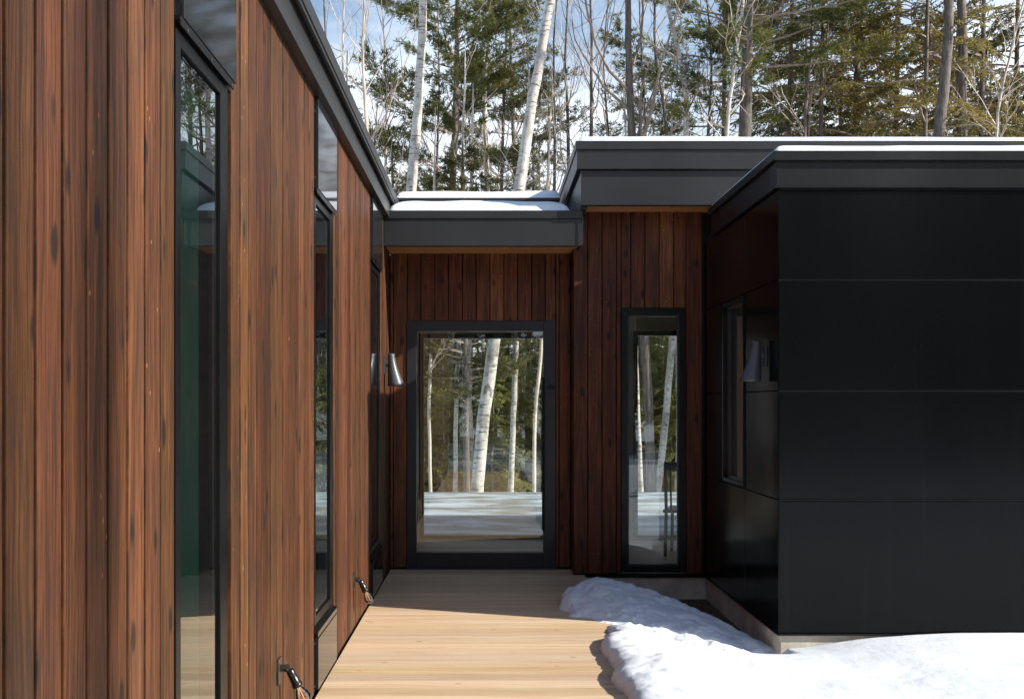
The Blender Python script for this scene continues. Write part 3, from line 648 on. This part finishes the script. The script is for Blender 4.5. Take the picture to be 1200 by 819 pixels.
def needles(mb, pos, dr, ln, wd, k, rg, spread=.7, flat=0.):
    """k thin blades round each position"""
    n = len(pos); pos = np.repeat(pos, k, 0); dr = np.repeat(dr, k, 0)
    d = dr+rg.normal(0, spread, (n*k, 3))*np.array([1, 1, 1-flat]); d /= np.linalg.norm(d, axis=1, keepdims=True)+1e-9
    L_ = ln*rg.uniform(.6, 1.2, (n*k, 1)); s = np.cross(d, rg.normal(0, 1, (n*k, 3))*np.array([1, 1, 1])+np.array([0, 0, flat*3])); s /= np.linalg.norm(s, axis=1, keepdims=True)+1e-9
    a = pos+s*wd*.5; b = pos-s*wd*.5; c = pos+d*L_
    mid = pos+d*L_*.55
    V = np.stack([pos, mid+s*wd*.5, c, mid-s*wd*.5], 1).reshape(-1, 3); q = np.arange(n*k*4).reshape(-1, 4)
    mb.add(V, q)
def conifer(wood, fol, H_, cb, maxl, nb, rg, kind='hem', trunk=None, r0=.16, dens=1., zlo=None, zhi=None):
    """adds a conifer at the origin (or round a given trunk path)"""
    if trunk is None:
        tp = np.array([(rg.normal(0, .03), rg.normal(0, .03), z) for z in np.linspace(0, H_, 9)]); tp[0, :2] = 0
        wood.tube(tp, np.linspace(r0, .015, 9), 7, cap=False)
    else: tp = trunk
    zz = tp[:, 2]; B = []; D = []
    for k in range(nb):
        f = (k+rg.uniform(0, 1))/nb; z = cb+(H_-cb)*f
        if zlo is not None and (z < zlo or z > zhi): continue
        q = np.array([np.interp(z, zz, tp[:, 0]), np.interp(z, zz, tp[:, 1]), z])
        prof = (1-f)**.75*(.55+.45*min(1, f*5)); ln = maxl*prof*rg.uniform(.55, 1.1)
        if ln < .15: continue
        a = rg.uniform(0, 2*math.pi)
        if kind == 'pine': d = norm(np.array([math.cos(a), math.sin(a), rg.uniform(-.05, .35)])); droop = .02
        else: d = norm(np.array([math.cos(a), math.sin(a), rg.uniform(.0, .45)])); droop = -.11
        st = 7; pts = [q]; p = q.copy(); dd = d.copy()
        for s in range(st):
            dd = norm(dd+rg.normal(0, .09, 3)+np.array([0, 0, droop])); p = p+dd*ln/st; pts.append(p)
        pts = np.array(pts); wood.tube(pts, np.linspace(min(.035, .012*ln+.006), .005, st+1), 3, cap=False)
        side = norm(np.cross(dd, [0, 0, 1])); nt = int((9 if kind == 'pine' else 16)*ln*dens)+3
        for s in range(nt):
            ff = rg.uniform(.22, 1); i = min(int(ff*st), st-1); tt = ff*st-i; b = pts[i]*(1-tt)+pts[i+1]*tt
            sg = 1 if rg.random() < .5 else -1
            tl = ln*(.32 if kind == 'pine' else .30)*(1.15-ff*.7)*rg.uniform(.5, 1.2)+.08
            td = norm((pts[i+1]-pts[i])*st/ln*.7+side*sg*rg.uniform(.4, 1.)+np.array([0, 0, rg.uniform(-.05, .25) if kind == 'pine' else rg.uniform(-.35, .05)]))
            e_ = b+td*tl
            if kind == 'pine':
                kk = max(2, int(tl/.11)); fr_ = np.linspace(.35, 1, kk)[:, None]; B.append(b+(e_-b)*fr_+rg.normal(0, .03, (kk, 3))); D.append(np.repeat(td[None], kk, 0))
            else:
                kk = max(2, int(tl/.055)); fr_ = np.linspace(.1, 1, kk)[:, None]; sag = np.zeros((kk, 3)); sag[:, 2] = -.12*tl*fr_[:, 0]**2
                B.append(b+(e_-b)*fr_+sag); D.append(np.repeat(td[None], kk, 0))
            if s % 2 == 0: wood.tube([b, e_], [.006, .003], 3, cap=False)
    if B:
        B = np.concatenate(B); D = np.concatenate(D)
        if kind == 'pine': needles(fol, B, D+np.array([0, 0, .25]), .16, .019, 11, rg, .65)
        else: needles(fol, B, D, .105, .030, 4, rg, .75, .5)
def conifer_tree(name, pp, Y, wpx, label, kind, mat, zt=16, cb=3, maxl=3, nb=120, seed=0, dens=1., zlo=None, zhi=None, zb=-.8, bark_='bark', group=None):
    rg = np.random.default_rng(seed+500); P3 = extend(pp, Y, zb, zt); tp = trunk_path(P3, 16); r0 = wpx/F*Y/2
    base = tuple(tp[0]); t = thing(name, base, label, 'tree', group)
    m = MB(); m.tube(tp, r0*np.interp(tp[:, 2], [zb, zb+.6, 6, zt], [1.35, 1.1, 1, .15]), 12); m.build('trunk', M[bark_], t, base, smooth=True)
    wd, fo = MB(), MB(); conifer(wd, fo, zt, cb, maxl, nb, rg, kind, tp, dens=dens, zlo=zlo, zhi=zhi)
    wd.build('branch', M['twigdark'], t, base); fo.build('crown', M[mat], t, base)
    print(name, fo.n); return t
# birches and bare trees above the low roof
bare_tree('birch_tree', [(455, 560), (470, 420), (482, 224), (488, 150), (492, 90), (496, 0), (502, -160)], 21, 12.5, 'birch', 'tall white birch left of the pine, rising above the left end of the low roof', 17, 9, 2, 2.6, 9.0, seed=1)
bare_tree('birch_tree', [(558, 590), (566, 500), (579, 400), (608, 224), (622, 130), (636, 50), (645, 0), (668, -150)], 20, 13.5, 'birch', 'white birch leaning right, also seen through the middle of the glass door', 17, 12, 2, 2.6, 7.5, seed=2)
bare_tree('birch_tree', [(574, 400), (571, 205), (568, 110), (573, 40), (576, -60)], 27, 6.5, 'birch', 'thin straight birch between the two large white birches', 17, 16, 2, 2.4, 6, seed=3)
bare_tree('bare_tree', [(584, 420), (589, 160), (592, 80), (596, -20)], 28, 4.5, 'bark', 'slim grey bare tree just right of the pine trunk', 16, 18, 2, 2.6, 6, seed=4)
bare_tree('bare_tree', [(765, 600), (755, 388), (743, 200), (741, 155), (737, 70), (736, 0), (738, -120)], 22, 10, 'bark', 'forked brown bare tree above the middle roof with limbs reaching up left', 17, 20, 3, 4.2, 6.5, 'twigdark', seed=5, bup=.12)
bare_tree('birch_tree', [(772, 560), (782, 470), (788, 388), (805, 155), (797, 70), (783, 10), (772, -60)], 22, 7.5, 'birch', 'thin spotted birch leaning left above the middle roof', 15, 12, 2, 2.2, 7, seed=6)
bare_tree('bare_tree', [(788, 320), (781, 150), (771, 90), (767, 40), (768, -60)], 25, 5, 'bark', 'slender crooked bare tree left of the spotted leaning birch', 15, 12, 2, 2.2, 7, seed=7)
bare_tree('birch_tree', [(846, 260), (855, 120), (864, 60), (872, -10), (878, -120)], 20, 5, 'birch', 'pale many branched young birch in front of the thick dark trunk', 14, 22, 2, 2.3, 6.5, seed=8)
bare_tree('birch_tree', [(752, 600), (747, 470), (744, 388), (740, 300)], 23, 5, 'birch', 'thin birch seen near the left side of the narrow window', 9, 8, 2, 1.5, 4, seed=9)
bare_tree('birch_tree', [(533, 590), (535, 450), (538, 393), (541, 250)], 23, 4.5, 'birch', 'very thin white birch seen through the left half of the glass door', 10, 10, 2, 1.4, 4, seed=10)
bare_tree('birch_tree', [(598, 590), (602, 480), (606, 393), (612, 260)], 22.5, 6, 'birch', 'spotted birch right of the leaning one in the glass door', 9, 8, 2, 1.5, 4, seed=11)
bare_tree('bare_tree', [(626, 590), (627, 500), (634, 400), (640, 260)], 22, 4, 'twig', 'thin pale crooked sapling near the handle side of the glass door', 8, 10, 2, 1.4, 2.5, seed=12)
bare_tree('birch_tree', [(553, 590), (551, 480), (550, 393), (552, 260)], 23.5, 5, 'birch', 'slim birch just left of the leaning birch in the glass door', 9, 8, 2, 1.4, 4, seed=13)
bare_tree('birch_tree', [(505, 590), (503, 480), (506, 393), (508, 260)], 22, 3.5, 'twig', 'pale thin sapling at the left edge of the door glass', 8, 10, 2, 1.2, 2.2, seed=14)
bare_tree('birch_tree', [(792, 590), (795, 480), (793, 393), (790, 260)], 23, 4, 'birch', 'slim birch at the right edge of the narrow window glass', 9, 8, 2, 1.2, 3, seed=15)
# brush of slim bare trees
for k, (x, Y_, w_, lab) in enumerate([(385, 26, 4, 'slim bare tree farthest left, just over the long roof edge'), (408, 24, 4, 'slim bare tree with white twigs over the long roof edge'), (432, 23, 5, 'pale forked bare tree left of the tall white birch'), (452, 27, 4, 'thin bare tree close to the left of the tall white birch'),
        (650, 24, 4, 'slim bare tree right of the leaning birch'), (667, 27, 5, 'bare tree above the left corner of the middle roof'), (692, 25, 5, 'bare tree with spreading twigs left of the forked brown tree'), (715, 29, 4, 'thin straight bare tree beside the forked brown tree'), (757, 28, 5, 'straight bare tree close right of the forked brown tree'), (828, 27, 5, 'bare tree left of the thick dark trunk'), (512, 30, 4, 'faint bare tree between the tall white birch and the pine'), (625, 31, 4, 'faint bare tree behind the leaning birch')]):
    bare_tree('bare_tree', [(x-6, 400), (x, 200), (x+random.uniform(-8, 8), 60), (x+random.uniform(-14, 14), -80)], Y_, w_, 'twig' if k in (1, 2, 3) else 'bark', lab, 13+random.uniform(0, 2), 24, 2, 3.4, 4.5, 'twig' if k % 3 else 'twigdark', seed=30+k, spread=.6, group='slim bare trees behind the house', bup=.1)
# evergreens
conifer_tree('pine_tree', [(515, 590), (518, 400), (530, 224), (534, 120), (536, 0), (537, -120)], 27, 9, 'white pine with open green layers between the two white birches', 'pine', 'pine', 18, 6.5, 3.9, 78, 1, 1.25, bark_='bark')
conifer_tree('pine_tree', [(608, 400), (604, 224), (600, 120), (597, 0)], 33, 6, 'green pine behind the leaning birch', 'pine', 'pine', 19, 8.5, 3.1, 66, 2, 1.2)
conifer_tree('young_pine', [(545, 400), (543, 250)], 22, 7, 'bushy yellow green young pine showing just above the low roof', 'pine', 'hem', 7.25, 1.5, 1.9, 90, 3, 1.2, zb=-.7)
conifer_tree('hemlock_tree', [(402, 400), (405, 224), (407, 60)], 34, 7, 'dark evergreen over the far end of the long roof edge', 'hem', 'hem', 13, 2, 3.0, 110, 4, .7)
conifer_tree('hemlock_tree', [(462, 400), (460, 224)], 30, 7, 'green evergreen behind the tall white birch', 'hem', 'pine', 9.6, 2, 2.8, 90, 5, .8)
conifer_tree('spruce_tree', [(632, 400), (632, 224)], 36, 4, 'narrow small spruce beside the corner of the middle roof', 'hem', 'pine', 11.2, 2, 1.2, 90, 6, .8)
conifer_tree('pine_tree', [(862, 420), (873, 155), (877, 0), (880, -150)], 21.5, 17, 'thick dark trunked pine where the evergreens begin on the right', 'pine', 'pine', 17, 7.2, 4.6, 46, 7, .9)
conifer_tree('pine_tree', [(845, 420), (848, 155), (850, 0)], 29, 7, 'dark layered pine behind the thick trunk reaching left', 'pine', 'pine', 18, 8.0, 4.8, 60, 8, .8)
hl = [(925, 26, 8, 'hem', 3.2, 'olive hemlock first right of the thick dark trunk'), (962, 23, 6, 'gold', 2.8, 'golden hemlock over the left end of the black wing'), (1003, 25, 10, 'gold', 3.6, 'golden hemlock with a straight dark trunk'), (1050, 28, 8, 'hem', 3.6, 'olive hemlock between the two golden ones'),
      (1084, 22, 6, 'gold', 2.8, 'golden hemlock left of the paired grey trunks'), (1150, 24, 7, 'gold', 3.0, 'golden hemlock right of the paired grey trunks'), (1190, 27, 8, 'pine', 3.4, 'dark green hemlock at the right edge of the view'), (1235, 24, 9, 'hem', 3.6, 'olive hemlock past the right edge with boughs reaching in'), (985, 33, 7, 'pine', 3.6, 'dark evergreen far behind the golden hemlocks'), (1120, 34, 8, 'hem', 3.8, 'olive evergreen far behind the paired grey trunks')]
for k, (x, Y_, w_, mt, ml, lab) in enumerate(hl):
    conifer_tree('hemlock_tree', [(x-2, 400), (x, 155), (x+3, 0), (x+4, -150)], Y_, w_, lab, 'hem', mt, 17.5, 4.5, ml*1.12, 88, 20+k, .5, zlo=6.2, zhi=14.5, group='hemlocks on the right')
bare_tree('grey_tree', [(1098, 300), (1101, 153), (1108, 90), (1112, 0), (1114, -150)], 20, 14, 'bark', 'left trunk of the paired thick grey trunks above the black wing', 16, 10, 2, 2.6, 8.5, seed=60)
bare_tree('grey_tree', [(1128, 300), (1126, 155), (1128, 60), (1126, -60)], 22, 14, 'bark', 'right trunk of the paired thick grey trunks above the black wing', 16, 10, 2, 2.6, 8.5, 'twigdark', seed=61)
bare_tree('birch_tree', [(1160, 420), (1168, 155), (1185, 60), (1205, -20)], 21, 4, 'birch', 'thin pale arching birch near the right edge', 13, 26, 2, 2.6, 6.5, seed=62)
bare_tree('bare_tree', [(940, 400), (943, 155), (950, 60), (955, -60)], 22, 5, 'bark', 'thin bare tree among the olive boughs right of the thick trunk', 14, 20, 2, 2.8, 6.5, 'twigdark', seed=63)
# understory evergreens seen through door and narrow window
rgx = np.random.default_rng(77)
protos = []
for s in range(4):
    wd, fo = MB(), MB(); conifer(wd, fo, 5.6, .3, 1.9, 120, np.random.default_rng(900+s), 'hem', r0=.07, dens=.8); protos.append((wd, fo))
wood, fol, fol2 = MB(), MB(), MB()
for k in range(44):
    a = rgx.uniform(-.11, .24); Y_ = rgx.uniform(25, 37); pr = protos[k % 4]; r = rgx.uniform(0, 6); sc = rgx.uniform(.75, 1.1)*min(1, Y_/31)
    loc = (a*Y_, Y_, -.8); wood.merge(pr[0], r, sc, loc); (fol if k % 2 else fol2).merge(pr[1], r, sc, loc)
for k in range(30):
    a = rgx.uniform(-.12, .26); Y_ = rgx.uniform(23.7, 26.5); pr = protos[k % 4]; r = rgx.uniform(0, 6); sc = rgx.uniform(.42, .66)
    wood.merge(pr[0], r, sc, (a*Y_, Y_, -.8)); (fol if k % 2 else fol2).merge(pr[1], r, sc, (a*Y_, Y_, -.8))
M['brightened'] = leaf('brightened_undergrowth_needles', [(.15, .17, .04), (.31, .31, .08), (.50, .45, .14)])  # sunlit look put into the needle colour, lighter than the other evergreens
us = tag(fol.build('undergrowth', M['brightened']), 'dense olive green evergreen undergrowth behind the house', kind='stuff')
fol2.build('undergrowth_rest', M['brightened'], us); wood.build('undergrowth_stems', M['twigdark'], us)
# far wood behind the house, and the wood behind the viewer that shows in the glass
def stock():
    out = []
    for s in range(3):
        m = MB(); rg = np.random.default_rng(300+s); tp = np.stack([.35*np.sin(np.linspace(0, rg.uniform(1, 4), 12)+s), .3*np.sin(np.linspace(1, 4, 12)+s*2), np.linspace(0, 13, 12)], 1); m.tube(tp, np.linspace(.11, .03, 12), 6, cap=False)
        for k in range(20):
            z = rg.uniform(3.5, 12.5); q = np.array([np.interp(z, tp[:, 2], tp[:, 0]), np.interp(z, tp[:, 2], tp[:, 1]), z]); a = rg.uniform(0, 6.28); branch(m, q, norm(np.array([math.cos(a)*.8, math.sin(a)*.8, rg.uniform(.4, 1.1)])), 3*rg.uniform(.5, 1), .035, 2, rg)
        out.append((m, None))
    for s in range(3):
        wd, fo = MB(), MB(); conifer(wd, fo, 14, 1.5, 2.8, 110, np.random.default_rng(320+s), 'hem', dens=.45); out.append((wd, fo))
    return out
ST = stock()
def wood_mass(spots, label):
    wd, wd2, fo = MB(), MB(), MB()
    for (x, y, k, sc) in spots:
        pr = ST[k]; r = rgx.uniform(0, 6.28); (wd if k < 2 else wd2).merge(pr[0], r, sc, (x, y, -.7))
        if pr[1]: fo.merge(pr[1], r, sc, (x, y, -.7))
    o = tag(fo.build('distant_wood', M['hem']), label, kind='stuff'); wd.build('distant_birch_stems', M['twig'], o); wd2.build('distant_stems', M['twigdark'], o)
sp_ = []
for k in range(60):
    Y_ = rgx.uniform(36, 62); a = rgx.uniform(-.28, .62); sp_.append((a*Y_, Y_, int(rgx.choice([0, 1, 2, 2, 1, 4] if a < .2 else [0, 1, 2, 2, 3, 4])), rgx.uniform(.8, 1.15)))
for k in range(26):
    Y_ = rgx.uniform(28, 50); a = rgx.uniform(.26, .70); sp_.append((a*Y_, Y_, int(rgx.choice([3, 4, 5])), rgx.uniform(.9, 1.15)))
wood_mass(sp_, 'mixed wood of bare trees and evergreens standing far behind the house')
sp_ = []
for k in range(120):
    Y_ = -rgx.uniform(12, 34); x = rgx.uniform(-18, 34)
    sp_.append((x, Y_, int(rgx.choice([0, 3, 4, 5, 4, 3])), rgx.uniform(.8, 1.2)))
wood_mass([s for s in sp_ if not (s[0] > 3 and s[1] > -.32*s[0]-6)], 'wood of evergreens and birches behind the viewer, reflected in the glass')
# the trees at the right whose trunks throw soft shade bands on the long wall
def shade_tree(t_, yw, r_, label, seed, nb):
    x, y = LX+t_, yw-.32*t_; rg = np.random.default_rng(seed); t = thing('bare_tree', (x, y, -.25), label, 'tree')
    m = MB(); tp = np.array([(x+rg.normal(0, .02), y+rg.normal(0, .02), z) for z in np.linspace(-.25, 19, 10)]); m.tube(tp, np.linspace(r_*1.3, r_*.6, 10), 12); m.build('trunk', M['birch'], t, (x, y, -.25), smooth=True)
    m = MB()
    for k in range(nb):
        z = rg.uniform(7, 18); a = rg.uniform(0, 6.28); branch(m, np.array([x, y, z]), norm(np.array([math.cos(a), math.sin(a), .6])), 2.2, .03, 1, rg)
    m.build('branch', M['twig'], t, (x, y, -.25))
shade_tree(16, 2.33, .135, 'tall birch standing off to the right of the view, nearer the viewer', 5, 6)
shade_tree(21, 1.78, .07, 'tall slim birch standing off to the right of the view, behind the viewer', 6, 5)
